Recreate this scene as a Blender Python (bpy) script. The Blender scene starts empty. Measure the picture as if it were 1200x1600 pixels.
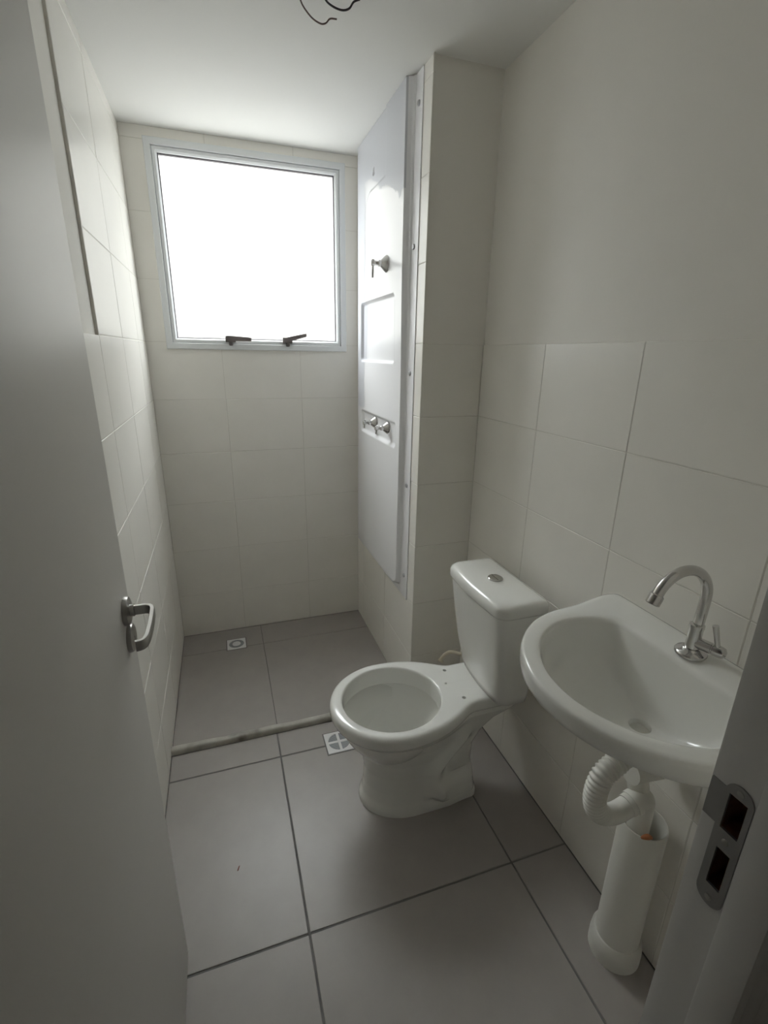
import bpy, bmesh, math, random
from mathutils import Matrix, Vector

# ------------------------------------------------------------------ camera, world, exposure
scene = bpy.context.scene
C = scene.collection
W, D, H = 1.1804, 2.0734, 2.256            # right wall, back wall, ceiling
XD, YD = 0.9494, 1.2517                    # duct side face, duct front face
ZT, TH, TW = 1.4669, 0.2477, 0.3538        # top of the low tiling, tile height, tile width
KERB = 1.2429

cam_data = bpy.data.cameras.new('camera')
cam = bpy.data.objects.new('camera', cam_data)
C.objects.link(cam)
yaw, pitch, roll = 0.3270, 0.3179, 0.0163
fwd = Vector((math.sin(yaw)*math.cos(pitch), math.cos(yaw)*math.cos(pitch), -math.sin(pitch)))
rgt = Vector((math.cos(yaw), -math.sin(yaw), 0.0))
upv = rgt.cross(fwd)
r2 = rgt*math.cos(roll) + upv*math.sin(roll)
u2 = -rgt*math.sin(roll) + upv*math.cos(roll)
m = Matrix((r2, u2, -fwd)).transposed().to_4x4()
m.translation = Vector((0.2814, -0.3378, 1.4309))
cam.matrix_world = m
cam_data.sensor_fit = 'VERTICAL'
cam_data.sensor_height = 32.0
cam_data.lens = 750.3*32.0/1600.0
cam_data.clip_start = 0.02
scene.camera = cam

world = bpy.data.worlds.new('overcast_sky')
scene.world = world
world.use_nodes = True
wnt = world.node_tree
wb = wnt.nodes['Background']
# overcast sky (zenith three times the horizon) over dull ground
SKY = 5.8
wtc = wnt.nodes.new('ShaderNodeTexCoord')
wsep = wnt.nodes.new('ShaderNodeSeparateXYZ')
wnt.links.new(wtc.outputs['Generated'], wsep.inputs['Vector'])
wr_ = wnt.nodes.new('ShaderNodeMapRange')
wr_.inputs['From Min'].default_value = 0.0
wr_.inputs['From Max'].default_value = 1.0
wr_.inputs['To Min'].default_value = 1.0
wr_.inputs['To Max'].default_value = 3.0
wnt.links.new(wsep.outputs['Z'], wr_.inputs['Value'])
wg = wnt.nodes.new('ShaderNodeMapRange')
wg.inputs['From Min'].default_value = -0.06
wg.inputs['From Max'].default_value = 0.0
wg.inputs['To Min'].default_value = 0.4
wg.inputs['To Max'].default_value = 1.0
wnt.links.new(wsep.outputs['Z'], wg.inputs['Value'])
wm = wnt.nodes.new('ShaderNodeMath'); wm.operation = 'MULTIPLY'
wnt.links.new(wr_.outputs['Result'], wm.inputs[0]); wnt.links.new(wg.outputs['Result'], wm.inputs[1])
wm2 = wnt.nodes.new('ShaderNodeMath'); wm2.operation = 'MULTIPLY'
wnt.links.new(wm.outputs[0], wm2.inputs[0]); wm2.inputs[1].default_value = SKY
wnt.links.new(wm2.outputs[0], wb.inputs['Strength'])
wb.inputs['Color'].default_value = (0.97, 0.985, 1.0, 1)
world.cycles.sampling_method = 'AUTOMATIC'

scene.view_settings.view_transform = 'Standard'
scene.view_settings.look = 'None'
scene.view_settings.gamma = 1.0
scene.view_settings.use_curve_mapping = False
scene.view_settings.exposure = 0.22
scene.cycles.use_denoising = True
scene.cycles.max_bounces = 16
scene.cycles.diffuse_bounces = 10
scene.cycles.glossy_bounces = 6
scene.cycles.sample_clamp_indirect = 4.0

random.seed(7)

# ------------------------------------------------------------------ materials
def mat(name, col, rough=0.5, metal=0.0, coat=0.0, var=0.0, vscale=6.0, bump=0.0, bscale=200.0, spec=0.5, col2=None, stain=None):
    ma = bpy.data.materials.new(name)
    ma.use_nodes = True
    nt = ma.node_tree
    b = nt.nodes['Principled BSDF']
    b.inputs['Base Color'].default_value = (*col, 1)
    b.inputs['Roughness'].default_value = rough
    b.inputs['Metallic'].default_value = metal
    b.inputs['Specular IOR Level'].default_value = spec
    b.inputs['Coat Weight'].default_value = coat
    b.inputs['Coat Roughness'].default_value = 0.08
    tc = nt.nodes.new('ShaderNodeTexCoord')
    if var > 0 or col2:
        n = nt.nodes.new('ShaderNodeTexNoise')
        n.inputs['Scale'].default_value = vscale
        n.inputs['Detail'].default_value = 5
        n.inputs['Roughness'].default_value = 0.6
        nt.links.new(tc.outputs['Object'], n.inputs['Vector'])
        r = nt.nodes.new('ShaderNodeValToRGB')
        r.color_ramp.elements[0].position = 0.35
        r.color_ramp.elements[1].position = 0.68
        c2 = col2 or tuple(max(0, c*(1-var)) for c in col)
        r.color_ramp.elements[0].color = (*c2, 1)
        r.color_ramp.elements[1].color = (*col, 1)
        nt.links.new(n.outputs['Fac'], r.inputs['Fac'])
        nt.links.new(r.outputs['Color'], b.inputs['Base Color'])
        if stain:                           # (threshold, colour): scattered dirt
            n2 = nt.nodes.new('ShaderNodeTexNoise')
            n2.inputs['Scale'].default_value = stain[2]
            n2.inputs['Detail'].default_value = 6
            nt.links.new(tc.outputs['Object'], n2.inputs['Vector'])
            r3 = nt.nodes.new('ShaderNodeValToRGB')
            r3.color_ramp.elements[0].position = stain[0]
            r3.color_ramp.elements[1].position = stain[0] + 0.12
            nt.links.new(n2.outputs['Fac'], r3.inputs['Fac'])
            mx = nt.nodes.new('ShaderNodeMix')
            mx.data_type = 'RGBA'
            nt.links.new(r3.outputs['Color'], mx.inputs['Factor'])
            nt.links.new(r.outputs['Color'], mx.inputs['A'])
            mx.inputs['B'].default_value = (*stain[1], 1)
            nt.links.new(mx.outputs['Result'], b.inputs['Base Color'])
    if bump > 0:
        n = nt.nodes.new('ShaderNodeTexNoise')
        n.inputs['Scale'].default_value = bscale
        n.inputs['Detail'].default_value = 4
        nt.links.new(tc.outputs['Object'], n.inputs['Vector'])
        bp = nt.nodes.new('ShaderNodeBump')
        bp.inputs['Strength'].default_value = bump
        bp.inputs['Distance'].default_value = 0.002
        nt.links.new(n.outputs['Fac'], bp.inputs['Height'])
        nt.links.new(bp.outputs['Normal'], b.inputs['Normal'])
    return ma

M = {}
M['facade'] = mat('neighbour_render', (0.30, 0.29, 0.27), 0.9, var=0.12, vscale=0.35)
M['yard'] = mat('pale_concrete', (0.24, 0.235, 0.225), 0.9, var=0.15, vscale=2)
M['paint'] = mat('wall_paint', (0.865, 0.845, 0.80), 0.75, bump=0.10, bscale=90, var=0.03, vscale=3)
M['ceiling'] = mat('ceiling_paint', (0.79, 0.79, 0.775), 0.8, bump=0.06, bscale=60)
M['tile'] = mat('wall_tile_glaze', (0.845, 0.825, 0.775), 0.32, var=0.03, vscale=5, bump=0.05, bscale=8, spec=0.45)
M['grout'] = mat('wall_grout', (0.72, 0.70, 0.65), 0.9)
M['floor_tile'] = mat('floor_tile_porcelain', (0.375, 0.350, 0.327), 0.36, var=0.07, vscale=9, bump=0.03, bscale=40, spec=0.5)
M['floor_grout'] = mat('floor_grout', (0.20, 0.195, 0.19), 0.95, var=0.2, vscale=30)
M['ceramic'] = mat('sanitary_ceramic', (0.84, 0.84, 0.81), 0.12, coat=0.3)
M['chrome'] = mat('chrome', (0.62, 0.61, 0.60), 0.16, 1.0)
M['satin'] = mat('satin_nickel', (0.42, 0.41, 0.39), 0.32, 1.0)
M['steel'] = mat('stainless_plate', (0.34, 0.34, 0.33), 0.45, 1.0)
M['alu'] = mat('white_aluminium', (0.74, 0.76, 0.77), 0.35, spec=0.5)
M['gasket'] = mat('window_gasket', (0.14, 0.13, 0.14), 0.7)
M['latch'] = mat('latch_brown_grey', (0.15, 0.13, 0.125), 0.5)
M['panel'] = mat('panel_plastic', (0.86, 0.86, 0.885), 0.22, spec=0.5)
M['film'] = mat('panel_protective_film', (0.56, 0.57, 0.61), 0.38, spec=0.4)
M['screw_cap'] = mat('panel_screw', (0.42, 0.42, 0.44), 0.4, 0.4)
M['pvc'] = mat('white_pvc', (0.74, 0.73, 0.68), 0.38)
M['pvc_hose'] = mat('white_hose', (0.78, 0.77, 0.72), 0.42)
M['cream_hose'] = mat('cream_hose', (0.66, 0.60, 0.48), 0.45)
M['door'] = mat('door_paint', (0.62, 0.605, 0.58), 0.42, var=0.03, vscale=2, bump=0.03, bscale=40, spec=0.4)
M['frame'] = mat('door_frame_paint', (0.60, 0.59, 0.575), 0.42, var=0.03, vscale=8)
M['wood'] = mat('raw_wood', (0.16, 0.065, 0.03), 0.8, var=0.4, vscale=60)
M['marble'] = mat('kerb_marble', (0.56, 0.55, 0.50), 0.45, col2=(0.40, 0.385, 0.34), vscale=14, var=0.2, stain=(0.55, (0.085, 0.07, 0.055), 7.0))
M['drain_white'] = mat('drain_plastic_white', (0.80, 0.80, 0.80), 0.35)
M['drain_grey'] = mat('drain_grate_grey', (0.33, 0.345, 0.36), 0.4, 0.3)
M['wire_pink'] = mat('wire_brown', (0.17, 0.12, 0.11), 0.6)
M['wire_dark'] = mat('wire_dark', (0.05, 0.045, 0.05), 0.5)
M['fleck'] = mat('red_fleck', (0.19, 0.07, 0.05), 0.8)
M['sealant'] = mat('orange_sealant', (0.45, 0.17, 0.07), 0.7)
M['water'] = mat('bowl_water', (0.50, 0.52, 0.51), 0.03, spec=0.5)

pm = bpy.data.materials.new('frosted_daylit_glass')
pm.use_nodes = True
pn = pm.node_tree
pn.nodes.remove(pn.nodes['Principled BSDF'])
p_out = pn.nodes['Material Output']
p_tr = pn.nodes.new('ShaderNodeBsdfTransparent'); p_tr.inputs['Color'].default_value = (0.97, 0.985, 0.98, 1)
p_tl = pn.nodes.new('ShaderNodeBsdfTranslucent'); p_tl.inputs['Color'].default_value = (0.90, 0.92, 0.91, 1)
p_gl = pn.nodes.new('ShaderNodeBsdfGlossy'); p_gl.inputs['Roughness'].default_value = 0.4
p_m1 = pn.nodes.new('ShaderNodeMixShader'); p_m1.inputs['Fac'].default_value = 0.045
pn.links.new(p_tr.outputs[0], p_m1.inputs[1]); pn.links.new(p_tl.outputs[0], p_m1.inputs[2])
p_m2 = pn.nodes.new('ShaderNodeMixShader'); p_m2.inputs['Fac'].default_value = 0.05
pn.links.new(p_m1.outputs[0], p_m2.inputs[1]); pn.links.new(p_gl.outputs[0], p_m2.inputs[2])
pn.links.new(p_m2.outputs[0], p_out.inputs['Surface'])
M['pane'] = pm

# ------------------------------------------------------------------ helpers
def tag(o, label=None, cat=None, group=None, kind=None):
    if label: o['label'] = label
    if cat: o['category'] = cat
    if group: o['group'] = group
    if kind: o['kind'] = kind
    return o

def empty(name, loc=(0, 0, 0), parent=None):
    o = bpy.data.objects.new(name, None)
    o.empty_display_size = 0.05
    C.objects.link(o)
    o.location = loc
    if parent: o.parent = parent
    return o

def link(name, me, material, parent=None, smooth=None):
    if smooth is not None:
        for p in me.polygons: p.use_smooth = True
        me.set_sharp_from_angle(angle=math.radians(smooth))
    if not me.materials: me.materials.append(material)
    o = bpy.data.objects.new(name, me)
    C.objects.link(o)
    if parent is not None:
        o.parent = parent
        o.matrix_parent_inverse = Matrix.Translation(parent.location).inverted()
    return o

class MB:
    """collects vertices and faces in world coordinates"""
    def __init__(s): s.v, s.f = [], []
    def add(s, vs, fs):
        k = len(s.v); s.v += [tuple(p) for p in vs]; s.f += [tuple(i+k for i in f) for f in fs]; return s
    def box(s, a, b, ch=0.0):
        (x0, y0, z0), (x1, y1, z1) = a, b
        if ch <= 0:
            vs = [(x, y, z) for z in (z0, z1) for y in (y0, y1) for x in (x0, x1)]
            return s.add(vs, [(0, 2, 3, 1), (4, 5, 7, 6), (0, 1, 5, 4), (2, 6, 7, 3), (0, 4, 6, 2), (1, 3, 7, 5)])
        bm = bmesh.new()
        bmesh.ops.create_cube(bm, size=1.0)
        for v in bm.verts:
            v.co = Vector((x0 + (v.co.x+.5)*(x1-x0), y0 + (v.co.y+.5)*(y1-y0), z0 + (v.co.z+.5)*(z1-z0)))
        bmesh.ops.bevel(bm, geom=bm.edges[:], offset=ch, segments=2, affect='EDGES', profile=0.6)
        bm.verts.index_update()
        s.add([v.co[:] for v in bm.verts], [[v.index for v in f.verts] for f in bm.faces])
        bm.free()
        return s
    def loft(s, rings, cap0=True, cap1=True, closed=True):
        n = len(rings[0]); vs = [p for r in rings for p in r]; fs = []
        for i in range(len(rings)-1):
            for j in range(n if closed else n-1):
                k = (j+1) % n
                fs.append((i*n+j, i*n+k, (i+1)*n+k, (i+1)*n+j))
        if cap0: fs.append(tuple(range(n))[::-1])
        if cap1: fs.append(tuple(range((len(rings)-1)*n, len(rings)*n)))
        return s.add(vs, fs)
    def tube(s, pts, rad, n=12, cap=True):
        pts = [Vector(p) for p in pts]; rings = []
        t0 = (pts[1]-pts[0]).normalized()
        ref = Vector((0, 0, 1)) if abs(t0.z) < 0.9 else Vector((1, 0, 0))
        a = t0.cross(ref).normalized()
        for i, p in enumerate(pts):
            t = (pts[min(i+1, len(pts)-1)] - pts[max(i-1, 0)]).normalized()
            a = (a - t*a.dot(t)).normalized(); b = t.cross(a)
            r = rad[i] if isinstance(rad, (list, tuple)) else rad
            rings.append([p + a*r*math.cos(2*math.pi*k/n) + b*r*math.sin(2*math.pi*k/n) for k in range(n)])
        return s.loft(rings, cap, cap)
    def lathe(s, prof, base, axis, n=28):
        base = Vector(base); ax = Vector(axis).normalized()
        ref = Vector((0, 0, 1)) if abs(ax.z) < 0.9 else Vector((1, 0, 0))
        a = ax.cross(ref).normalized(); b = ax.cross(a)
        rings = [[base + ax*h + a*r*math.cos(2*math.pi*k/n) + b*r*math.sin(2*math.pi*k/n) for k in range(n)] for r, h in prof]
        return s.loft(rings)
    def build(s, name, material, parent=None, smooth=None):
        me = bpy.data.meshes.new(name)
        me.from_pydata(s.v, [], s.f)
        bm = bmesh.new(); bm.from_mesh(me)
        bmesh.ops.recalc_face_normals(bm, faces=bm.faces[:])
        bm.to_mesh(me); bm.free()
        return link(name, me, material, parent, smooth)

def carve(o, cutter, inside=None, test=None):
    """cut the cutter's volume out of o; faces of the cut may get their own material"""
    me = bpy.data.meshes.new('cutter'); me.from_pydata(cutter.v, [], cutter.f)
    bm = bmesh.new(); bm.from_mesh(me); bmesh.ops.recalc_face_normals(bm, faces=bm.faces[:]); bm.to_mesh(me); bm.free()
    c = bpy.data.objects.new('cutter', me); C.objects.link(c)
    mod = o.modifiers.new('cut', 'BOOLEAN'); mod.operation = 'DIFFERENCE'; mod.solver = 'EXACT'; mod.object = c
    bpy.context.view_layer.update()
    new = bpy.data.meshes.new_from_object(o.evaluated_get(bpy.context.evaluated_depsgraph_get()))
    o.modifiers.remove(mod); bpy.data.objects.remove(c)
    new.name = o.name
    o.data = new
    if inside is not None:
        while len(new.materials) > 1: new.materials.pop()
        new.materials.append(inside)
        for p in new.polygons:
            if test(p.center): p.material_index = 1
    new.set_sharp_from_angle(angle=math.radians(40))
    return o

def crom(pts, k=6, closed=False):
    P = [Vector(p) for p in pts]; n = len(P); out = []
    for i in range(n if closed else n-1):
        if closed: a, b, c, d = P[i-1], P[i], P[(i+1) % n], P[(i+2) % n]
        else: a, b, c, d = P[max(i-1, 0)], P[i], P[i+1], P[min(i+2, n-1)]
        for j in range(k):
            t = j/k
            out.append(0.5*((2*b) + (c-a)*t + (2*a-5*b+4*c-d)*t*t + (3*b-a-3*c+d)*t**3))
    if not closed: out.append(P[-1])
    return out

def sm(a, b, x):
    t = min(1, max(0, (x-a)/(b-a))); return t*t*(3-2*t)

# ------------------------------------------------------------------ tiles
tile_cache = {}
def tile_mesh(w, h, t, material, key):
    k = (round(w, 4), round(h, 4), key)
    if k in tile_cache: return tile_cache[k]
    c = 0.0012
    me = bpy.data.meshes.new('tile')
    vs = [(-w/2, -h/2, 0), (w/2, -h/2, 0), (w/2, h/2, 0), (-w/2, h/2, 0),
          (-w/2, -h/2, t-c), (w/2, -h/2, t-c), (w/2, h/2, t-c), (-w/2, h/2, t-c),
          (-w/2+c, -h/2+c, t), (w/2-c, -h/2+c, t), (w/2-c, h/2-c, t), (-w/2+c, h/2-c, t)]
    fs = [(3, 2, 1, 0), (0, 1, 5, 4), (1, 2, 6, 5), (2, 3, 7, 6), (3, 0, 4, 7),
          (4, 5, 9, 8), (5, 6, 10, 9), (6, 7, 11, 10), (7, 4, 8, 11), (8, 9, 10, 11)]
    me.from_pydata(vs, [], fs)
    me.materials.append(material)
    tile_cache[k] = me
    return me

def tiles(parent, fix, normal, uj, zj, holes=(), thick=0.008, gap=0.0022, material='tile', uneven=0.0004):
    """fix: coordinate of the finished face; normal: '+x','-x','-y','+z'; uj/zj: joint positions"""
    sgn = 1 if normal[0] == '+' else -1; ax = normal[1]
    for i in range(len(uj)-1):
        for j in range(len(zj)-1):
            rects = [(uj[i], uj[i+1], zj[j], zj[j+1])]
            for (a, b, c, d) in holes:
                nxt = []
                for (p, q, r, s) in rects:
                    if q <= a or p >= b or s <= c or r >= d: nxt.append((p, q, r, s)); continue
                    if p < a: nxt.append((p, a, r, s))
                    if q > b: nxt.append((b, q, r, s))
                    p2, q2 = max(p, a), min(q, b)
                    if r < c: nxt.append((p2, q2, r, c))
                    if s > d: nxt.append((p2, q2, d, s))
                rects = nxt
            if holes and len(rects) > 0 and rects != [(uj[i], uj[i+1], zj[j], zj[j+1])]:
                mb = MB(); g2 = gap/2; P0, P1, R0, R1 = uj[i]+g2, uj[i+1]-g2, zj[j]+g2, zj[j+1]-g2
                for (p, q, r, s) in rects:
                    p, q, r, s = max(p, P0), min(q, P1), max(r, R0), min(s, R1)
                    if q-p > 0.002 and s-r > 0.002: mb.box((p, fix, r), (q, fix+thick, s))
                if mb.v: mb.build('tile', M[material], parent)
                continue
            for (p, q, r, s) in rects:
                w, h = q-p-gap, s-r-gap
                if w < 0.006 or h < 0.006: continue
                me = tile_mesh(w, h, thick, M[material], material)
                o = bpy.data.objects.new('tile', me); C.objects.link(o)
                u, v = (p+q)/2, (r+s)/2
                off = fix - sgn*thick + random.uniform(-uneven, uneven)
                if ax == 'x':
                    R = Matrix(((0, 0, sgn), (sgn, 0, 0), (0, 1, 0))); loc = (off, u, v)
                elif ax == 'y':
                    R = Matrix(((-sgn, 0, 0), (0, 0, sgn), (0, 1, 0))); loc = (u, off, v)
                else:
                    R = Matrix.Identity(3); loc = (u, v, off)
                mm = R.to_4x4(); mm.translation = Vector(loc)
                o.matrix_world = mm
                o.parent = parent
                o.matrix_parent_inverse = Matrix.Translation(parent.location).inverted()

ZJ = [0.0] + [ZT - k*TH for k in range(5, 0, -1)] + [ZT]
ZJF = ZJ + [ZT+TH, ZT+2*TH, ZT+3*TH, H]
T = 0.008
G = 0.0012     # joints recessed below the tile face

# ------------------------------------------------------------------ structure
floor = MB().box((-0.62, -1.42, -0.08), (1.62, 2.2, -T)).build('floor', M['floor_grout']); tag(floor, kind='structure')
mb = MB(); mb.box((-0.02, -0.165, -T), (1.2, 2.09, -0.0022)); mb.box((-0.5, -1.3, -T), (1.5, -0.165, -0.0022)); mb.build('grout', M['floor_grout'], floor)
AX, S = 0.3853, 0.6044
tiles(floor, 0.0, '+z', [0.0, AX, AX+S, W], [-0.165, 1.1184-2*S, 1.1184-S, 1.1184, KERB],
      gap=0.0055, material='floor_tile')
tiles(floor, 0.0, '+z', [-0.5, AX-S, AX, AX+S, 1.5], [-1.3, 1.1184-3*S, -0.165], gap=0.0055, material='floor_tile')
tiles(floor, 0.0, '+z', [0.0, AX+0.005, AX+S+0.005], [KERB+0.026, 1.888, D],
      gap=0.0026, material='floor_tile')

ceiling = MB().box((-0.12, -0.17, H), (1.32, 2.2, H+0.1)).build('ceiling', M['ceiling']); tag(ceiling, kind='structure')

wl = MB().box((-0.12, -0.17, -0.08), (-T, 2.2, H)).build('wall_left', M['paint']); tag(wl, kind='structure')
mb = MB(); mb.box((-T, -0.105, 0), (-G, 1.151, ZT-0.001)); mb.box((-T, 1.151, 0), (-G, D+0.004, H))
mb.build('grout', M['grout'], wl)
YL = [-0.105, 0.0895, 0.4433, 0.7971, 1.1509, 1.5047, 1.8585, D]
tiles(wl, 0.0, '+x', YL[:5], ZJ)
tiles(wl, 0.0, '+x', YL[4:], ZJF)

WX0, WX1, WZ0, WZ1 = 0.105, 0.868, 1.462, 2.198      # hole in the back wall
def holed(y0, y1, x0, x1, z0, z1):
    mb = MB()
    mb.box((x0, y0, z0), (WX0, y1, z1)); mb.box((WX1, y0, z0), (x1, y1, z1))
    mb.box((WX0, y0, z0), (WX1, y1, WZ0)); mb.box((WX0, y0, WZ1), (WX1, y1, z1))
    return mb
wb_ = holed(D+T, D+0.12, -0.12, 1.32, -0.08, H).build('wall_back', M['paint']); tag(wb_, kind='structure')
holed(D+G, D+T, -T, XD+T, 0, H).build('grout', M['grout'], wb_)
tiles(wb_, D, '-y', [0.0, 0.31, 0.664, XD], ZJF, holes=[(WX0, WX1, WZ0, WZ1)])

wr = MB().box((W+T, -0.17, -0.08), (1.32, 2.2, H)).build('wall_right', M['paint']); tag(wr, kind='structure')
MB().box((W+G, -0.105, 0), (W+T, YD+0.006, ZT-0.001)).build('grout', M['grout'], wr)
tiles(wr, W, '-x', [-0.105, 0.1878, 0.5416, 0.8954, YD], ZJ)

wd = MB().box((XD+T, YD+T, -0.08), (W+0.05, D+0.05, H)).build('wall_duct', M['paint']); tag(wd, kind='structure')
mb = MB(); mb.box((XD+G, YD+G, 0), (XD+T, D+0.004, H)); mb.box((XD+G, YD+G, 0), (W+0.004, YD+T, ZT-0.001))
mb.build('grout', M['grout'], wd)
tiles(wd, XD, '-x', [YD-0.001, YD+TW, YD+2*TW, D], ZJF)
tiles(wd, YD, '-y', [XD+0.001, W], ZJ)

# front wall with the doorway
XJ = 0.709; XH = 0.074
YI, YO = -0.105, -0.165
mb = MB()
mb.box((-0.12, YO, -0.08), (XH-0.03, YI, H)); mb.box((XJ+0.03, YO, -0.08), (1.32, YI, H)); mb.box((XH-0.03, YO, 2.13), (XJ+0.03, YI, H))
wf = mb.build('wall_front', M['paint']); tag(wf, kind='structure')

# the small hall the doorway opens from
for nm, lo, hi in (('wall_hall_left', (-0.62, -1.3, -0.08), (-0.5, YO, H)), ('wall_hall_right', (1.5, -1.3, -0.08), (1.62, YO, H)),
                   ('wall_hall_front_left', (-0.62, YO, -0.08), (-0.12, YI, H)), ('wall_hall_front_right', (1.32, YO, -0.08), (1.62, YI, H)),
                   ('ceiling_hall', (-0.62, -1.42, H), (1.62, -0.17, H+0.1))):
    tag(MB().box(lo, hi).build(nm, M['ceiling'] if 'ceil' in nm else M['paint']), kind='structure')

# block added outside the window, sized to hold back low skylight behind the pane
nb = MB().box((-2.2, D+5.0, -0.5), (4.2, D+9.0, 4.05)).build('neighbour_facade', M['facade']); tag(nb, kind='structure')

tag(MB().box((-14, D+0.12, -0.5), (14, D+5.0, -0.25)).build('ground', M['yard']), kind='structure')  # slab added outside to bounce daylight up through the window onto the ceiling
tag(MB().box((-0.62, -1.42, -0.08), (1.62, -1.3, H)).build('wall_hall_back', M['paint']), kind='structure')

# ------------------------------------------------------------------ door frame
fr = empty('trim_1', (XJ, YI, 0)); tag(fr, kind='structure')
def jamb(x0, x1):
    mb = MB(); mb.box((x0, -0.176, 0), (x1, -0.0925, 2.13), 0.003); return mb
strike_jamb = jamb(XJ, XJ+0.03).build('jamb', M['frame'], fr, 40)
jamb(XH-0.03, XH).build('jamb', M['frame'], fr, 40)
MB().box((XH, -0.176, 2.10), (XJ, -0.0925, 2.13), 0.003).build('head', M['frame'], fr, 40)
MB().box((XJ-0.011, -0.176, 0), (XJ+0.004, -0.140, 2.10), 0.003).build('door_stop', M['frame'], fr, 40)
MB().box((XH-0.004, -0.176, 0), (XH+0.011, -0.140, 2.10), 0.003).build('door_stop', M['frame'], fr, 40)
for ya, yb in ((-0.107, -0.093), (-0.1755, -0.163)):
    MB().box((XJ+0.012, ya, 0), (XJ+0.062, yb, 2.16), 0.003).build('casing', M['frame'], fr, 40)
    MB().box((XH-0.062, ya, 0), (XH-0.012, yb, 2.16), 0.003).build('casing', M['frame'], fr, 40)

# strike plate: rounded plate with two openings and a lip, built as a thin outline in the (y,z) plane
def plate():
    yc, hw = -0.1215, 0.0135
    zb, zt = 0.905, 1.056
    holes = [(1.000, 1.042, -0.1300, -0.1130), (0.930, 0.977, -0.1290, -0.1155)]
    bm = bmesh.new()
    pts = []
    n = 10
    for k in range(n+1):
        a = math.pi*k/n; pts.append((yc+hw*math.cos(a), zt-hw+hw*math.sin(a)))
    for k in range(n+1):
        a = math.pi+math.pi*k/n; pts.append((yc+hw*math.cos(a), zb+hw+hw*math.sin(a)))
    lip = [(yc+hw, 1.000), (yc+hw+0.0135, 1.000), (yc+hw+0.0135, 1.044), (yc+hw, 1.047)]
    pts = pts + lip if False else pts
    # grid cells clipped to the outline: rows by height
    zs = sorted(set([z for _, z in pts] + [h[0] for h in holes] + [h[1] for h in holes] + [1.000, 1.045]))
    mb = MB()
    x0, x1 = XJ-0.0016, XJ+0.001
    def halfw(z):
        if z > zt-hw: d = z-(zt-hw)
        elif z < zb+hw: d = (zb+hw)-z
        else: return hw
        return math.sqrt(max(0, hw*hw-d*d))
    for a, b in zip(zs[:-1], zs[1:]):
        if b-a < 1e-6: continue
        wa, wbb = halfw(a), halfw(b)
        mid = (a+b)/2
        ext = 0.0135 if 1.000 <= mid <= 1.045 else 0.0
        segs = [(-1, 1)]
        h = next((h for h in holes if h[0] <= mid <= h[1]), None)
        def quad(ya0, ya1, yb0, yb1):
            vs = [(x0, ya0, a), (x0, ya1, a), (x0, yb1, b), (x0, yb0, b), (x1, ya0, a), (x1, ya1, a), (x1, yb1, b), (x1, yb0, b)]
            mb.add(vs, [(0, 1, 2, 3), (7, 6, 5, 4), (0, 4, 5, 1), (1, 5, 6, 2), (2, 6, 7, 3), (3, 7, 4, 0)])
        if h:
            quad(yc-wa, h[2], yc-wbb, h[2]); quad(h[3], yc+wa+ext, h[3], yc+wbb+ext)
        else:
            quad(yc-wa, yc+wa+ext, yc-wbb, yc+wbb+ext)
    return mb, holes, yc
pmb, holes, yc_ = plate()
sp = pmb.build('strike_plate', M['steel'], fr)
cut = MB()
for h in holes: cut.box((XJ-0.01, h[2]-0.0005, h[0]-0.0005), (XJ+0.026, h[3]+0.0005, h[1]+0.0005))
carve(strike_jamb, cut, M['wood'], lambda c: c.x > XJ+0.0005 and any(h[2]-0.001 < c.y < h[3]+0.001 and h[0]-0.001 < c.z < h[1]+0.001 for h in holes))
for z in (1.049, 0.9885, 0.914):
    mb = MB().lathe([(0.0034, 0), (0.0034, 0.0006), (0.002, 0.0011), (0.0003, 0.0011)], (XJ-0.0014, yc_, z), (-1, 0, 0), 14)
    mb.build('screw', M['satin'], sp, 40)

# ------------------------------------------------------------------ door
dx0, dx1, dy0, dy1 = 0.056, 0.091, -0.090, 0.560
door = empty('door_1', (dx1, dy0, 0)); tag(door, kind='structure')
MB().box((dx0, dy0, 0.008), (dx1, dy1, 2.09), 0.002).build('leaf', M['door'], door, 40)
hy, hz = 0.516, 0.993
def rosette(z, name):
    return MB().lathe([(0.026, 0), (0.026, 0.004), (0.0245, 0.0075), (0.021, 0.009), (0.0004, 0.009)], (dx1, hy, z), (1, 0, 0), 36).build(name, M['satin'], door, 35)
def ribbon(path, h, t):
    P = [Vector(p) for p in path]; rings = []
    for i, p in enumerate(P):
        d = (P[min(i+1, len(P)-1)]-P[max(i-1, 0)]); d.z = 0; d.normalize()
        n = Vector((-d.y, d.x, 0)); ring = []
        hh = h[i] if isinstance(h, list) else h
        for a, b in ((-.5, -.38), (-.34, -.5), (.34, -.5), (.5, -.38), (.5, .38), (.34, .5), (-.34, .5), (-.5, .38)):
            ring.append(p + n*(a*t) + Vector((0, 0, b*hh)))
        rings.append(ring)
    return MB().loft(rings)
rosette(hz, 'handle_rosette')
kr = rosette(hz-0.0545, 'keyhole_rosette')
carve(kr, MB().box((dx1+0.0015, hy-0.0014, hz-0.0610), (dx1+0.02, hy+0.0014, hz-0.0515)))
MB().lathe([(0.011, 0.006), (0.011, 0.016), (0.0005, 0.016)], (dx1, hy, hz), (1, 0, 0), 24).build('handle_neck', M['satin'], door, 35)
path = crom([(dx1+0.010, hy, hz), (dx1+0.024, hy, hz), (dx1+0.037, hy-0.001, hz), (dx1+0.0455, hy-0.010, hz), (dx1+0.048, hy-0.034, hz),
             (dx1+0.049, hy-0.070, hz), (dx1+0.0485, hy-0.104, hz), (dx1+0.044, hy-0.118, hz), (dx1+0.034, hy-0.122, hz)], 5)
ribbon(path, 0.0175, 0.0080).build('lever', M['satin'], door, 35)
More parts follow.
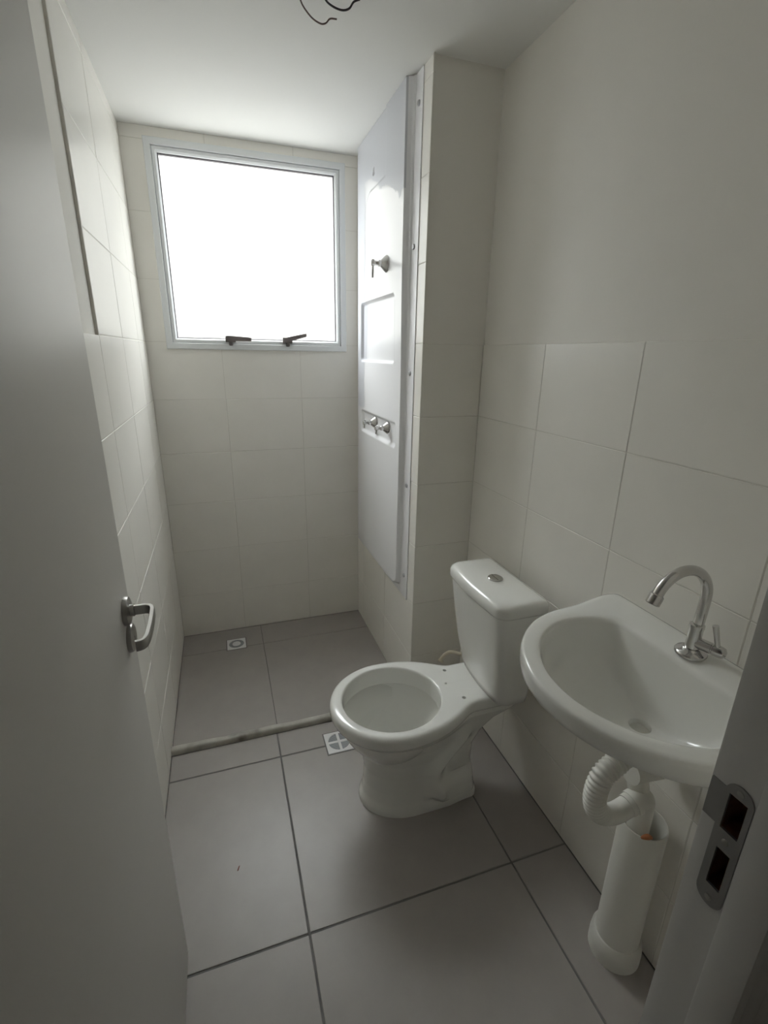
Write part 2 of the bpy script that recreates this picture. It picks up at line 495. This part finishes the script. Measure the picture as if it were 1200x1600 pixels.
for z in (0.25, 1.05, 1.85):
    MB().lathe([(0.007, 0), (0.007, 0.08), (0.0005, 0.08)], (dx1-0.004, dy0+0.002, z), (0, 0, 1), 14).build('hinge', M['satin'], door, 35)

# ------------------------------------------------------------------ window
win = empty('window_1', (0.4865, D, WZ0)); tag(win, kind='structure')
def ring_frame(xo0, xo1, zo0, zo1, prof):
    """prof: list of (inset, y)"""
    rings = []
    for ins, y in prof:
        rings.append([(xo0+ins, y, zo0+ins), (xo1-ins, y, zo0+ins), (xo1-ins, y, zo1-ins), (xo0+ins, y, zo1-ins)])
    rings.append(rings[0])
    return MB().loft(rings, False, False)
X0, X1, Z0, Z1 = 0.083, 0.889, 1.438, 2.2195
ring_frame(X0, X1, Z0, Z1, [(0, D), (0, D-0.010), (0.002, D-0.012), (0.024, D-0.012), (0.026, D-0.010), (0.026, D+0.004), (0.0275, D+0.004), (0.0275, D+0.03), (0.020, D+0.03), (0.020, D)]).build('outer_frame', M['alu'], win)
ring_frame(X0+0.026, X1-0.026, Z0+0.026, Z1-0.026, [(0.001, D+0.03), (0.001, D-0.004), (0.003, D-0.006), (0.013, D-0.006), (0.0195, D+0.001), (0.0195, D+0.03)]).build('sash', M['alu'], win)
ring_frame(X0+0.0435, X1-0.0435, Z0+0.0435, Z1-0.0435, [(0, D+0.026), (0, D+0.012), (0.0060, D+0.012), (0.0060, D+0.026)]).build('gasket', M['gasket'], win)
MB().box((X0+0.0445, D+0.0235, Z0+0.0445), (X1-0.0445, D+0.0285, Z1-0.0445)).build('pane', M['pane'], win)
for lx, ang in ((0.352, -2), (0.606, 14)):
    lt = MB().box((lx-0.022, D-0.020, 1.470), (lx+0.022, D-0.005, 1.497), 0.003).build('latch', M['latch'], win, 40)
    MB().lathe([(0.009, 0), (0.009, 0.012), (0.006, 0.016), (0.0004, 0.016)], (lx, D-0.019, 1.472), (0, 0, -1), 12).build('latch_pin', M['latch'], lt, 40)
    a = math.radians(ang); rings = []
    for k, (s, hh) in enumerate(((-0.016, 0.010), (0.02, 0.010), (0.082, 0.008), (0.090, 0.007))):
        cx, cz = lx + s*math.cos(a), 1.487 + s*math.sin(a)
        rings.append([(cx, D-0.029, cz-hh), (cx, D-0.018, cz-hh), (cx, D-0.018, cz+hh), (cx, D-0.029, cz+hh)])
    MB().loft(rings).build('latch_lever', M['latch'], lt)

# ------------------------------------------------------------------ shower kerb
kb = []
for x in [0.0 + XD*k/40 for k in range(41)]:
    j = 0.0009*math.sin(x*23)+0.0006*math.sin(x*51+1)
    kb.append([(x, KERB+yy+j*(zz > 0), zz+j*(zz > .01)) for yy, zz in ((0, -0.006), (0, 0.014), (0.003, 0.0195), (0.008, 0.0215), (0.019, 0.0215), (0.024, 0.0195), (0.027, 0.014), (0.027, -0.006))])
o = MB().loft(kb).build('shower_kerb', M['marble'], None, 50)
tag(o, 'low pale stone kerb with dirt stains along shower floor edge', 'kerb')

# ------------------------------------------------------------------ floor drains
def drain(cx, cy, hw, label, quad):
    e = empty('floor_drain', (cx, cy, 0)); tag(e, label, 'drain', )
    MB().box((cx-hw-0.004, cy-hw-0.004, -0.004), (cx+hw+0.004, cy+hw+0.004, 0.0006)).build('mortar_bed', M['floor_grout'], e)
    n = 48; R = hw*0.80
    def sq(t, h): 
        c, s = math.cos(t), math.sin(t); k = h/max(abs(c), abs(s)); return cx+c*k, cy+s*k
    tt = [2*math.pi*(k+.5)/n for k in range(n)]
    tt = [2*math.pi*k/n + math.pi/4 for k in range(n)]
    rings = [[(*sq(t, hw), -0.003) for t in tt], [(*sq(t, hw), 0.0015) for t in tt], [(*sq(t, hw-0.001), 0.0025) for t in tt],
             [(cx+R*math.cos(t), cy+R*math.sin(t), 0.0025) for t in tt], [(cx+R*math.cos(t), cy+R*math.sin(t), -0.001) for t in tt]]
    MB().loft(rings, False, False).build('frame', M['drain_white'], e, 35)
    if quad:
        for q in range(4):
            a0 = math.pi/2*q; g = 0.006; pts = []
            for k in range(13):
                t = a0 + math.pi/2*k/12
                x, y = (R-0.002)*math.cos(t), (R-0.002)*math.sin(t)
                pts.append((x, y))
            mb = MB()
            # ribs of one quarter of the grate
            m_ = 7
            sx, sy = (1 if q in (0, 3) else -1), (1 if q in (0, 1) else -1)
            for i in range(m_):
                y0 = g + (R-0.004-g)*i/m_; y1 = y0 + (R-g)/m_*0.62
                xe = math.sqrt(max(0, (R-0.001)**2 - y1*y1))
                if xe < g+0.002: continue
                xs = sorted((sx*g, sx*xe)); ys = sorted((sy*y0, sy*y1))
                mb.box((cx+xs[0], cy+ys[0], -0.002), (cx+xs[1], cy+ys[1], 0.0015))
            mb.build('grate_quarter', M['drain_grey'], e)
        mb = MB()
        mb.box((cx-R, cy-0.005, -0.002), (cx+R, cy+0.005, 0.0027)); mb.box((cx-0.005, cy-R, -0.002), (cx+0.005, cy+R, 0.0026))
        mb.build('cross_bar', M['drain_white'], e)
        MB().lathe([(R+0.001, -0.004), (R+0.001, -0.0018), (0.0003, -0.0018)], (cx, cy, 0), (0, 0, 1), 32).build('sump', M['drain_grey'], e)
    else:
        MB().lathe([(R+0.001, -0.004), (R+0.001, 0.001), (R*0.72, 0.001), (R*0.70, 0.003), (R*0.62, 0.003), (R*.60, 0.0012), (0.0003, 0.0012)], (cx, cy, 0), (0, 0, 1), 40).build('cover', M['drain_grey'], e, 35)
        MB().lathe([(R*.56, 0.000), (R*.56, 0.0032), (R*.50, 0.0042), (0.0003, 0.0042)], (cx, cy, 0), (0, 0, 1), 36).build('cover_disc', M['drain_white'], e, 35)
drain(0.258, 1.922, 0.046, 'white square drain with round cover inside the shower', False)
drain(0.609, 1.125, 0.052, 'white square drain with four grey grate quarters beside toilet', True)

# ------------------------------------------------------------------ toilet
TY = 0.860
def outline(uc, af, ab, hw, ub, neck, inset=0.0, NF=20, NB=40):
    uc_, af, ab, hw, ub, neck = uc, af-inset, ab-inset, hw-inset, ub+inset, neck-inset
    half = []
    for k in range(NF):
        t = math.pi/2*k/NF
        half.append((uc+af*math.cos(t), hw*math.sin(t)))
    cr = 0.03
    for k in range(NB+1):
        s = math.sin(math.pi/2*k/NB)
        u = uc - (uc-ub-cr)*s
        q = 1-((u-uc)/ab)**2
        e = hw*math.sqrt(q) if q > 0 else 0
        v = (max(e, 0)**6 + neck**6)**(1/6)
        if k == 0: v = hw
        half.append((u, min(v, hw)))
    vw = half[-1][1]
    for k in range(1, 6):
        a = math.pi/2*k/5
        half.append((ub+cr-cr*math.sin(a), vw-cr+cr*math.cos(a)))
    full = half + [(ub, 0.0)] + [(u, -v) for u, v in reversed(half[1:])]
    return full
RIM = (0.455, 0.200, 0.262, 0.185, 0.02, 0.104)
def toilet():
    e = empty('toilet', (W-0.30, TY, 0))
    tag(e, 'white ceramic toilet without a seat, with tall cistern against the tiled wall', 'toilet')
    key = [(0.330, (0.452, 0.188, 0.252, 0.168, 0.05, 0.100)), (0.300, (0.44, 0.172, 0.24, 0.146, 0.11, 0.092)),
           (0.255, (0.42, 0.156, 0.222, 0.126, 0.155, 0.086)), (0.200, (0.41, 0.146, 0.21, 0.112, 0.185, 0.082)),
           (0.140, (0.405, 0.142, 0.21, 0.104, 0.19, 0.086)), (0.080, (0.402, 0.146, 0.212, 0.105, 0.185, 0.092)),
           (0.040, (0.40, 0.153, 0.216, 0.110, 0.178, 0.100)), (0.015, (0.40, 0.162, 0.222, 0.118, 0.172, 0.108)), (0.0, (0.40, 0.163, 0.223, 0.119, 0.172, 0.109))]
    rings = []
    def ring(z, pts): rings.append([(W-u, TY+v, z) for u, v in pts])
    zr = 0.388
    def opening(z, k, dz=0.0):
        uo, al, aw = 0.456, 0.158*k, 0.148*k
        n = len(outline(*RIM)); pts = []
        # same point count as the outline, matched by direction
        for (u, v) in outline(*RIM):
            a = math.atan2(v/0.185, (u-0.455)/(0.2 if u > 0.455 else 0.262) if u > 0.193 else (u-0.455)/0.262)
            pts.append((uo+al*math.cos(a)*(1.0 if u > .455 else 1.0), aw*math.sin(a)))
        return pts
    # inside of the bowl, from the bottom up
    for z, k in ((0.150, 0.05), (0.152, 0.30), (0.165, 0.46), (0.20, 0.62), (0.24, 0.82), (0.275, 0.97), (0.300, 1.045), (0.3180, 1.075), (0.3225, 1.078), (0.323, 1.012), (0.325, 1.000), (0.352, 1.0), (0.378, 1.002), (0.384, 1.008), (0.3872, 1.022), (0.3884, 1.045)):
        ring(z, opening(z, k))
    ring(0.3885, outline(*RIM, inset=0.016)); ring(0.3875, outline(*RIM, inset=0.009)); ring(0.383, outline(*RIM, inset=0.003))
    ring(0.375, outline(*RIM)); ring(0.358, outline(*RIM)); ring(0.349, outline(*RIM, inset=0.003)); ring(0.341, outline(*RIM, inset=0.010))
    for i in range(len(key)-1):
        (za, pa), (zb, pb) = key[i], key[i+1]
        n = max(1, int((za-zb)/0.006))
        for k in range(n):
            t = k/n; z = za+(zb-za)*t
            par = tuple(a+(b-a)*t for a, b in zip(pa, pb))
            pts = outline(*par); out = []
            for (u, v) in pts:
                # trapway relief on both sides
                g1 = 0.34 - 0.10*sm(0.15, 0.27, z)
                gr = math.exp(-((u-g1)/0.030)**2) * sm(0.035, 0.075, z) * (1-sm(0.25, 0.30, z))
                lo = sm(0.175, 0.21, u)*(1-sm(0.315, 0.35, u)) * sm(0.03, 0.045, z)*(1-sm(0.085, 0.13, z))
                tr = math.exp(-((u-0.255)/0.04)**2) * math.exp(-((z-0.17)/0.05)**2)
                dv = -0.025*gr - 0.024*lo + 0.008*tr
                if abs(v) > 0.045: v = v + math.copysign(dv, v)
                out.append((u, v))
            ring(z, out)
    ring(0.0, outline(*key[-1][1]))
    bowl = MB().loft(rings).build('bowl', M['ceramic'], e, 42)
    cut = MB()
    # water in the sump
    MB().lathe([(0.060, 0.0), (0.060, 0.001), (0.0005, 0.001)], (W-0.456, TY, 0.160), (0, 0, 1), 32).build('water', M['water'], e)
    for (u, v, r) in ((0.236, 0.073, 0.0065), (0.236, -0.073, 0.0065), (0.262, 0.008, 0.0045)):
        cut.lathe([(r, -0.026), (r, 0.02)], (W-u, TY+v, 0.3883), (0, 0, 1), 18)
    carve(bowl, cut)
    MB().lathe([(0.009, -0.004), (0.009, 0.006), (0.006, 0.010), (0.0003, 0.010)], (W-0.318, TY-0.074, 0.060), (0, -1, 0.15), 18).build('floor_bolt', M['wood'], e, 35)
    # cistern
    def rrect(u0, u1, hw, r, bow, n=8):
        # rounded rectangle in (u,v); front (u1) bowed outwards
        pts = []
        for (cu, cv, a0) in ((u1-r, hw-r, 0), (u0+0.012, hw-0.012, 90), (u0+0.012, -hw+0.012, 180), (u1-r, -hw+r, 270)):
            rr = r if cu > (u0+u1)/2 else 0.012
            for k in range(n+1):
                a = math.radians(a0 + 90*k/n)
                pts.append((cu+rr*math.cos(a), cv+rr*math.sin(a)))
        # bowed front
        tail = [(u1, -hw+r + (2*hw-2*r)*k/9) for k in range(1, 9)]
        pts += tail
        return [(u + (bow*(1-(v/hw)**2) if u > (u0+u1)/2 else 0), v) for u, v in pts]
    TC = TY-0.024
    trs = []
    for z, u1, hw in ((0.386, 0.140, 0.135), (0.392, 0.150, 0.143), (0.42, 0.158, 0.148), (0.50, 0.174, 0.157), (0.60, 0.189, 0.167), (0.70, 0.200, 0.176), (0.731, 0.202, 0.178)):
        trs.append([(W-u, TC+v, z) for u, v in rrect(0.058, u1+0.002, hw-0.014, 0.030, 0.012)])
    tank = MB().loft(trs).build('tank', M['ceramic'], e, 50)
    lrs = []
    for z, d in ((0.7245, -0.002), (0.727, 0.004), (0.732, 0.006), (0.752, 0.006), (0.760, 0.003), (0.765, -0.003), (0.7675, -0.012), (0.7682, -0.03)):
        lrs.append([(W-u, TC+v, z) for u, v in rrect(0.052+max(0, -d), 0.205+d, 0.165+d, 0.034, 0.012)])
    MB().loft(lrs).build('lid', M['ceramic'], tank, 50)
    bt = MB().lathe([(0.0235, 0), (0.0235, 0.004), (0.0215, 0.006), (0.0205, 0.0045), (0.0003, 0.0045)], (W-0.128, TC+0.006, 0.7678), (0, 0, 1), 36).build('flush_button', M['chrome'], tank, 30)
    carve(bt, MB().box((W-0.129, TC-0.0135, 0.7700), (W-0.127, TC+0.0255, 0.79)))
toilet()

# supply hose behind the toilet
hp = crom([(W-0.10, YD-0.004, 0.19), (W-0.10, YD-0.03, 0.20), (W-0.13, YD-0.08, 0.25), (W-0.165, YD-0.165, 0.33), (W-0.158, YD-0.192, 0.362), (W-0.142, YD-0.205, 0.368), (W-0.122, YD-0.215, 0.364), (W-0.10, YD-0.235, 0.380), (W-0.095, YD-0.250, 0.41)], 8)
o = MB().tube(hp, 0.0065, 10).build('supply_hose', M['cream_hose'], None, 60)
tag(o, 'thin cream water hose looping behind the toilet cistern', 'hose')

# ------------------------------------------------------------------ wash basin
BY, BZ = 0.250, 0.860
outer = [(0, 0), (0, .08), (0, .16), (0.0, .232), (.02, .247), (.08, .253), (.15, .250), (.21, .239), (.262, .217), (.31, .181), (.345, .140), (.37, .092), (.383, .046), (.387, 0)]
inner = [(.086, 0), (.086, .07), (.085, .125), (.088, .152), (.105, .173), (.140, .189), (.180, .194), (.220, .188), (.262, .168), (.296, .140), (.322, .105), (.340, .070), (.350, .035), (.353, 0)]
def full(half, k=4):
    loop = half + [(u, -v) for u, v in reversed(half[1:-1])]
    return [(p.x, p.y) for p in crom([(u, v, 0) for u, v in loop], k, True)]
OU, IN = full(outer), full(inner)
OU = [(max(u, 0.0), v) for u, v in OU]
def zt_(u): return BZ + 0.020*(1-sm(0.02, 0.13, u))
def basin():
    e = empty('wash_basin', (W-0.19, BY, BZ-0.17))
    tag(e, 'white ceramic wall-hung basin with rounded front and raised tap ledge', 'basin')
    rings = []
    def mixr(f, dz, inset=0.0, zf=True):
        r = []
        for (a, b), (c, d) in zip(OU, IN):
            u, v = a+(c-a)*f, b+(d-b)*f
            r.append((W-u, BY+v, zt_(u)+dz))
        return r
    def insc(k, z, c=(0.138, 0.0)):
        return [(W-(c[0]+(u-c[0])*k), BY+c[1]+(v-c[1])*k, z) for u, v in IN]
    def under(k, dz, kv=None):
        kv = kv or k
        return [(W-(0.001+u*k), BY+v*kv, BZ+dz) for u, v in OU]
    rings.append([(W-(0.138+0.019*math.cos(t)), BY+0.019*math.sin(t), BZ-0.1805) for t in [2*math.pi*i/len(OU) + math.pi for i in range(len(OU))]])
    rings.append([(W-(0.138+0.0205*math.cos(t)), BY+0.0205*-math.sin(t), BZ-0.146) for t in [2*math.pi*i/len(OU) + math.pi for i in range(len(OU))]])
    rings[0] = [(p[0], 2*BY-p[1], p[2]) for p in rings[0]]
    n_ = len(IN)
    for k, z in ((0.0, -0.1445), (0.06, -0.1435), (0.20, -0.140), (0.38, -0.133), (0.56, -0.121), (0.72, -0.103), (0.84, -0.080), (0.92, -0.055), (0.965, -0.030)):
        ring_ = []
        for i_, (u, v) in enumerate(IN):
            t = 2*math.pi*i_/n_ + math.pi
            cu, cv = 0.138+0.0225*math.cos(t), -0.0225*math.sin(t)
            ring_.append((W-(cu+(u-cu)*k), BY+cv+(v-cv)*k, BZ+z))
        rings.append(ring_)
    r = []
    for (a, b), (c, d) in zip(OU, IN):
        u, v = 0.138+(c-0.138)*0.985, d*0.985
        r.append((W-u, BY+v, zt_(c)-0.012))
    rings.append(r)
    rings.append(mixr(0.995, -0.005)); rings.append(mixr(0.955, -0.0015)); rings.append(mixr(0.88, 0.0)); rings.append(mixr(0.60, 0.0)); rings.append(mixr(0.30, 0.0))
    rings.append(mixr(0.14, -0.001)); rings.append(mixr(0.045, -0.004)); rings.append(mixr(0.0, -0.011)); rings.append(mixr(0.0, -0.028)); rings.append(mixr(0.03, -0.038))
    rings += [under(0.95, -0.050, 0.955), under(0.88, -0.072, 0.89), under(0.79, -0.098, 0.80), under(0.68, -0.125, 0.69), under(0.56, -0.150, 0.56), under(0.46, -0.165, 0.42), under(0.42, -0.170, 0.34)]
    MB().loft(rings, True, True).build('bowl', M['ceramic'], e, 60)
    MB().lathe([(0.0245, -0.014), (0.0245, 0.0115), (0.0003, 0.0115)], (W-0.138, BY, BZ-0.170), (0, 0, -1), 24).build('drain_tail', M['pvc'], e, 35)
basin()

# ------------------------------------------------------------------ faucet
FX, FY, FZ = 1.128, 0.245, BZ+0.0158
def faucet():
    e = empty('faucet', (FX, FY, FZ)); tag(e, 'chrome swan-neck tap on the ledge of white basin', 'faucet')
    MB().lathe([(0.029, -0.001), (0.029, 0.003), (0.027, 0.006), (0.020, 0.009), (0.016, 0.013), (0.0003, 0.013)], (FX, FY, FZ), (0, 0, 1), 36).build('base_flange', M['chrome'], e, 35)
    MB().lathe([(0.013, 0.008), (0.0125, 0.030), (0.0125, 0.055), (0.0135, 0.057), (0.0135, 0.064), (0.010, 0.066), (0.0003, 0.066)], (FX, FY, FZ), (0, 0, 1), 30).build('body', M['chrome'], e, 35)
    R_ = 0.066; zc = FZ+0.121
    pts = [(FX+0.002, FY, FZ+0.060), (FX+0.004, FY, FZ+0.09), (FX+0.005, FY, zc-0.01)]
    for k in range(0, 25):
        a = math.radians(0 + 158*k/24)
        pts.append((FX+0.005-R_+R_*math.cos(a), FY, zc+R_*math.sin(a)))
    sp_ = MB().tube(pts, 0.0098, 20).build('spout', M['chrome'], e, 50)
    d = Vector(pts[-1])-Vector(pts[-2]); d.normalize()
    MB().lathe([(0.0105, -0.002), (0.0125, 0.0), (0.0125, 0.017), (0.0105, 0.0185), (0.0003, 0.0185)], pts[-1], d, 24).build('aerator', M['chrome'], sp_, 35)
    hd = Vector((0.30, -0.95, 0.0)).normalized()
    hv = MB().lathe([(0.0112, 0.0), (0.0112, 0.032), (0.0102, 0.033), (0.0102, 0.035), (0.0116, 0.036), (0.0118, 0.048), (0.0100, 0.054), (0.005, 0.057), (0.0003, 0.0575)], Vector((FX, FY, FZ+0.027)), hd, 26).build('handle_hub', M['chrome'], e, 35)
    b = Vector((FX, FY, FZ+0.027)) + hd*0.044
    MB().tube([b, b+Vector((-0.004, 0.004, 0.020)), b+Vector((-0.010, 0.010, 0.052))], [0.0048, 0.0048, 0.0056], 14).build('handle_lever', M['chrome'], hv, 50)
faucet()

# ------------------------------------------------------------------ drain column and siphon hose
PX, PY = 1.118, 0.247
e = empty('drain_pipe', (PX, PY, 0)); tag(e, 'thick white plastic pipe standing on floor under the basin', 'pipe')
MB().lathe([(0.050, 0.0), (0.050, 0.424), (0.0485, 0.430), (0.0465, 0.430), (0.045, 0.425), (0.045, 0.33), (0.0003, 0.33)], (PX, PY, 0), (0, 0, 1), 44).build('pipe', M['pvc'], e, 40)
MB().lathe([(0.0605, 0.0), (0.0605, 0.030), (0.0585, 0.052), (0.0535, 0.060), (0.0498, 0.061)], (PX, PY, 0), (0, 0, 1), 44).build('base_collar', M['pvc'], e, 40)

e = empty('siphon_hose', (1.04, 0.245, 0.47)); tag(e, 'white corrugated siphon hose curling below the basin', 'hose')
hp = crom([(W-0.138, BY, BZ-0.1815), (W-0.145, BY-0.002, BZ-0.205), (0.995, 0.244, 0.640), (0.958, 0.240, 0.622), (0.944, 0.237, 0.585), (0.950, 0.236, 0.545), (0.975, 0.236, 0.516), (1.010, 0.237, 0.505), (1.045, 0.238, 0.512)], 40)
L = 0; rad = []
for i, p in enumerate(hp):
    if i: L += (p-hp[i-1]).length
    s = min(1, L/0.03)
    rad.append(0.0215 + 0.0019*math.sin(L*2*math.pi/0.0085)*sm(0.05, 0.075, L)*(1-sm(0.215, 0.235, L)))
MB().tube(hp, rad, 22).build('corrugated_tube', M['pvc_hose'], e, 60)
MB().tube(crom([(1.040, 0.238, 0.511), (1.075, 0.240, 0.517), (1.092, 0.243, 0.508), (1.100, 0.246, 0.48), (1.102, 0.247, 0.40)], 8), 0.0235, 22).build('elbow', M['pvc_hose'], e, 60)
MB().tube([(1.052, 0.2385, 0.513), (1.064, 0.2390, 0.516)], 0.0265, 22).build('collar', M['pvc_hose'], e, 40)
bm_pts = crom([(1.075, 0.215, 0.434), (1.085, 0.208, 0.441), (1.096, 0.206, 0.436)], 5)
MB().tube(bm_pts, [0.002+0.004*math.sin(math.pi*i/(len(bm_pts)-1)) for i in range(len(bm_pts))], 8).build('sealant', M['sealant'], e, 60)
# second branch pipe going back to the wall
MB().tube(crom([(1.06, 0.262, 0.575), (1.10, 0.262, 0.572), (1.14, 0.262, 0.566), (W-0.001, 0.262, 0.565)], 6), 0.026, 22).build('wall_branch', M['pvc'], e, 60)
MB().tube(crom([(1.085, 0.25, 0.52), (1.082, 0.257, 0.55), (1.085, 0.262, 0.575)], 6), 0.022, 22).build('branch_elbow', M['pvc'], e, 60)

# ------------------------------------------------------------------ shower panel
PB0, PB1, PZ0 = 1.385, 1.990, 0.490
def body_h(y, z):
    """how far the moulded face stands off the wall"""
    ez = max(0.0, 0.06 - (y-PB0)) if y < PB0+0.06 else 0
    inset = min(y-PB0, PB1-y, z-PZ0)
    # rounded lower corners
    for yc in (PB0+0.05, PB1-0.05):
        if (y < yc if yc < 1.6 else y > yc) and z < PZ0+0.05:
            inset = min(inset, 0.05 - math.hypot(y-yc, z-(PZ0+0.05)))
    h = 0.0035 + 0.0205*sm(-0.002, 0.009, inset)
    # raised field with a stepped upper corner
    d1 = 1.850-y
    cr = 0.07
    if z > 2.045-cr and y > 1.850-cr: d1 = min(d1, cr - math.hypot(y-(1.850-cr), z-(2.045-cr)))
    dtop = max(2.045-z, 1.592-y)
    d1 = min(d1, dtop)
    h += 0.0055*sm(-0.004, 0.004, d1)*sm(1.25, 1.75, z)
    # niches
    def niche(y0, y1, z0, z1, r, dep, soft):
        qy, qz = abs(y-(y0+y1)/2)-(y1-y0)/2+r, abs(z-(z0+z1)/2)-(z1-z0)/2+r
        dist = math.hypot(max(qy, 0), max(qz, 0)) + min(max(qy, qz), 0) - r
        return dep*(1-sm(-soft, 0.0015, dist))
    h -= 0.021*(1-sm(0.0090, 0.0135, math.hypot(y-1.752, z-2.103)))
    h -= niche(1.468, 1.935, 1.395, 1.645, 0.022, 0.013, 0.010)
    h -= niche(1.440, 1.930, 1.075, 1.176, 0.018, 0.014, 0.013)
    return h
def panel():
    e = empty('shower_unit', (XD, 1.69, 0.46)); tag(e, 'tall white moulded plastic shower unit screwed to duct wall, film partly peeled', 'shower unit')
    y0, y1, z0, z1 = 1.318, 2.062, 0.462, H-0.002
    ys = [y0 + (y1-y0)*i/186 for i in range(187)]
    zs = [z0 + (z1-z0)*j/448 for j in range(449)]
    Hh = [[body_h(y, z) if (PB0-0.01 < y < PB1+0.01 and z > PZ0-0.01) else 0.0035 for y in ys] for z in zs]
    vs = [(XD-Hh[j][i], y, z) for j, z in enumerate(zs) for i, y in enumerate(ys)]
    n = len(ys); fs = []
    for j in range(len(zs)-1):
        for i in range(n-1):
            fs.append((j*n+i, j*n+i+1, (j+1)*n+i+1, (j+1)*n+i))
    # rim back to the wall
    loop = [i for i in range(n)] + [j*n+n-1 for j in range(1, len(zs))] + [(len(zs)-1)*n+i for i in range(n-2, -1, -1)] + [j*n for j in range(len(zs)-2, 0, -1)]
    k0 = len(vs)
    vs += [(XD-0.0002, vs[i][1], vs[i][2]) for i in loop]
    for a in range(len(loop)):
        b = (a+1) % len(loop)
        fs.append((loop[b], loop[a], k0+a, k0+b))
    mb = MB().add(vs, fs)
    body = mb.build('moulded_body', M['panel'], e, 45)
    # protective film still stuck to the upper part, torn along a ragged edge
    rnd = random.Random(3)
    edge = [(1.385, 1.960), (1.398, 1.952), (1.412, 1.957), (1.425, 1.938), (1.440, 1.936), (1.452, 1.962), (1.478, 1.966), (1.495, 1.978), (1.520, 1.992), (1.550, 2.004), (1.585, 2.014), (1.621, 2.020), (1.650, 2.016), (1.69, 2.050), (1.72, 2.062), (1.75, 2.070), (1.78, 2.090), (1.82, 2.094), (1.868, 2.098)]
    def ez(y):
        for (a, za), (b, zb) in zip(edge[:-1], edge[1:]):
            if a <= y <= b: return za + (zb-za)*(y-a)/(b-a)
        return 9
    def film(y, z):
        if math.hypot(y-1.752, z-2.103) < 0.014: return False
        if y > 1.868 + 0.004*math.sin(z*40) + 0.01*(1-sm(1.2, 2.0, z)): return z > 1.19
        return y > PB0 and z > ez(y) + 0.002*math.sin(y*310)
    fv, ff, idx = [], [], {}
    def vid(i, j):
        if (i, j) not in idx:
            idx[(i, j)] = len(fv); fv.append((XD-Hh[j][i]-0.0006, ys[i], zs[j]))
        return idx[(i, j)]
    for j in range(len(zs)-1):
        for i in range(n-1):
            y, z = (ys[i]+ys[i+1])/2, (zs[j]+zs[j+1])/2
            if PB0+0.004 < y < PB1-0.004 and film(y, z): ff.append((vid(i, j), vid(i+1, j), vid(i+1, j+1), vid(i, j+1)))
    MB().add(fv, ff).build('protective_film', M['film'], body, 45)
    for (y, z) in ((1.345, 2.17), (1.352, 1.775), (1.352, 1.365), (1.350, 0.945), (1.350, 0.56)):
        MB().lathe([(0.0085, 0), (0.0085, 0.003), (0.006, 0.005), (0.0003, 0.005)], (XD-0.0033, y, z), (-1, 0, 0), 18).build('screw_cap', M['screw_cap'], e, 35)
panel()

# ------------------------------------------------------------------ shower valves
def valve(x, y, z, label, big, lever_dir, ll=0.050):
    e = empty('shower_valve', (x, y, z)); tag(e, label, 'valve')
    k = big
    MB().lathe([(0.030*k, -0.004), (0.030*k, 0.003), (0.027*k, 0.008), (0.018*k, 0.018), (0.013*k, 0.024), (0.0003, 0.024)], (x, y, z), (-1, 0, 0), 34).build('flange', M['chrome'], e, 30)
    MB().lathe([(0.0115*k, 0.022), (0.0115*k, 0.034), (0.0085*k, 0.036), (0.0075*k, 0.044), (0.0095*k, 0.046), (0.0095*k, 0.060*k+.004), (0.0003, 0.060*k+.004)], (x, y, z), (-1, 0, 0), 26).build('stem', M['chrome'], e, 30)
    hx = x-0.052*k-0.003
    b = Vector((hx, y, z)); d = Vector(lever_dir).normalized()
    MB().tube([b-d*0.012, b+d*0.018, b+d*ll*k], [0.0050*k, 0.0046*k, 0.0055*k], 14).build('lever', M['chrome'], e, 50)
valve(XD-0.0290, 1.560, 1.752, 'chrome lever valve mounted alone high on white shower panel', 1.0, (0, 0.05, -1))
valve(XD-0.0105, 1.735, 1.139, 'chrome valve in lower niche of shower panel, nearer the window', 0.92, (0.0, 0.3, -1), 0.027)
valve(XD-0.0105, 1.560, 1.139, 'chrome valve in lower niche of shower panel, nearer the duct corner', 0.92, (0.0, 0.3, -1), 0.027)

# ------------------------------------------------------------------ wires from the ceiling
w1 = crom([(0.60, 0.93, H), (0.555, 0.95, 2.225), (0.525, 0.975, 2.175), (0.52, 0.98, 2.151), (0.54, 0.98, 2.128), (0.561, 0.98, 2.119), (0.574, 0.98, 2.1215), (0.584, 0.98, 2.131), (0.599, 0.98, 2.133)], 8)
tag(MB().tube(w1, 0.0016, 8).build('electrical_wire', M['wire_pink'], None, 60), 'thin brown wire hanging in an open loop from ceiling, end bent up', 'wire')
w2 = crom([(0.61, 0.93, H), (0.58, 0.955, 2.215), (0.570, 0.975, 2.175), (0.575, 0.98, 2.162), (0.591, 0.98, 2.1535), (0.612, 0.98, 2.151), (0.628, 0.98, 2.157), (0.638, 0.98, 2.170), (0.652, 0.98, 2.177)], 8)
tag(MB().tube(w2, 0.0021, 8).build('electrical_wire', M['wire_dark'], None, 60), 'thicker dark wire curled just under the ceiling', 'wire')

# ------------------------------------------------------------------ speck on the floor
fp = [(0.214, 0.735), (0.2175, 0.7365), (0.2215, 0.747), (0.2222, 0.7505), (0.2190, 0.749), (0.2150, 0.740)]
o = MB().loft([[(x, y, 0.0002) for x, y in fp], [(0.218+(x-0.218)*.8, 0.742+(y-.742)*.8, 0.0016) for x, y in fp]]).build('paint_fleck', M['fleck'])
tag(o, 'tiny reddish-brown fleck lying on a grey floor tile', 'fleck')
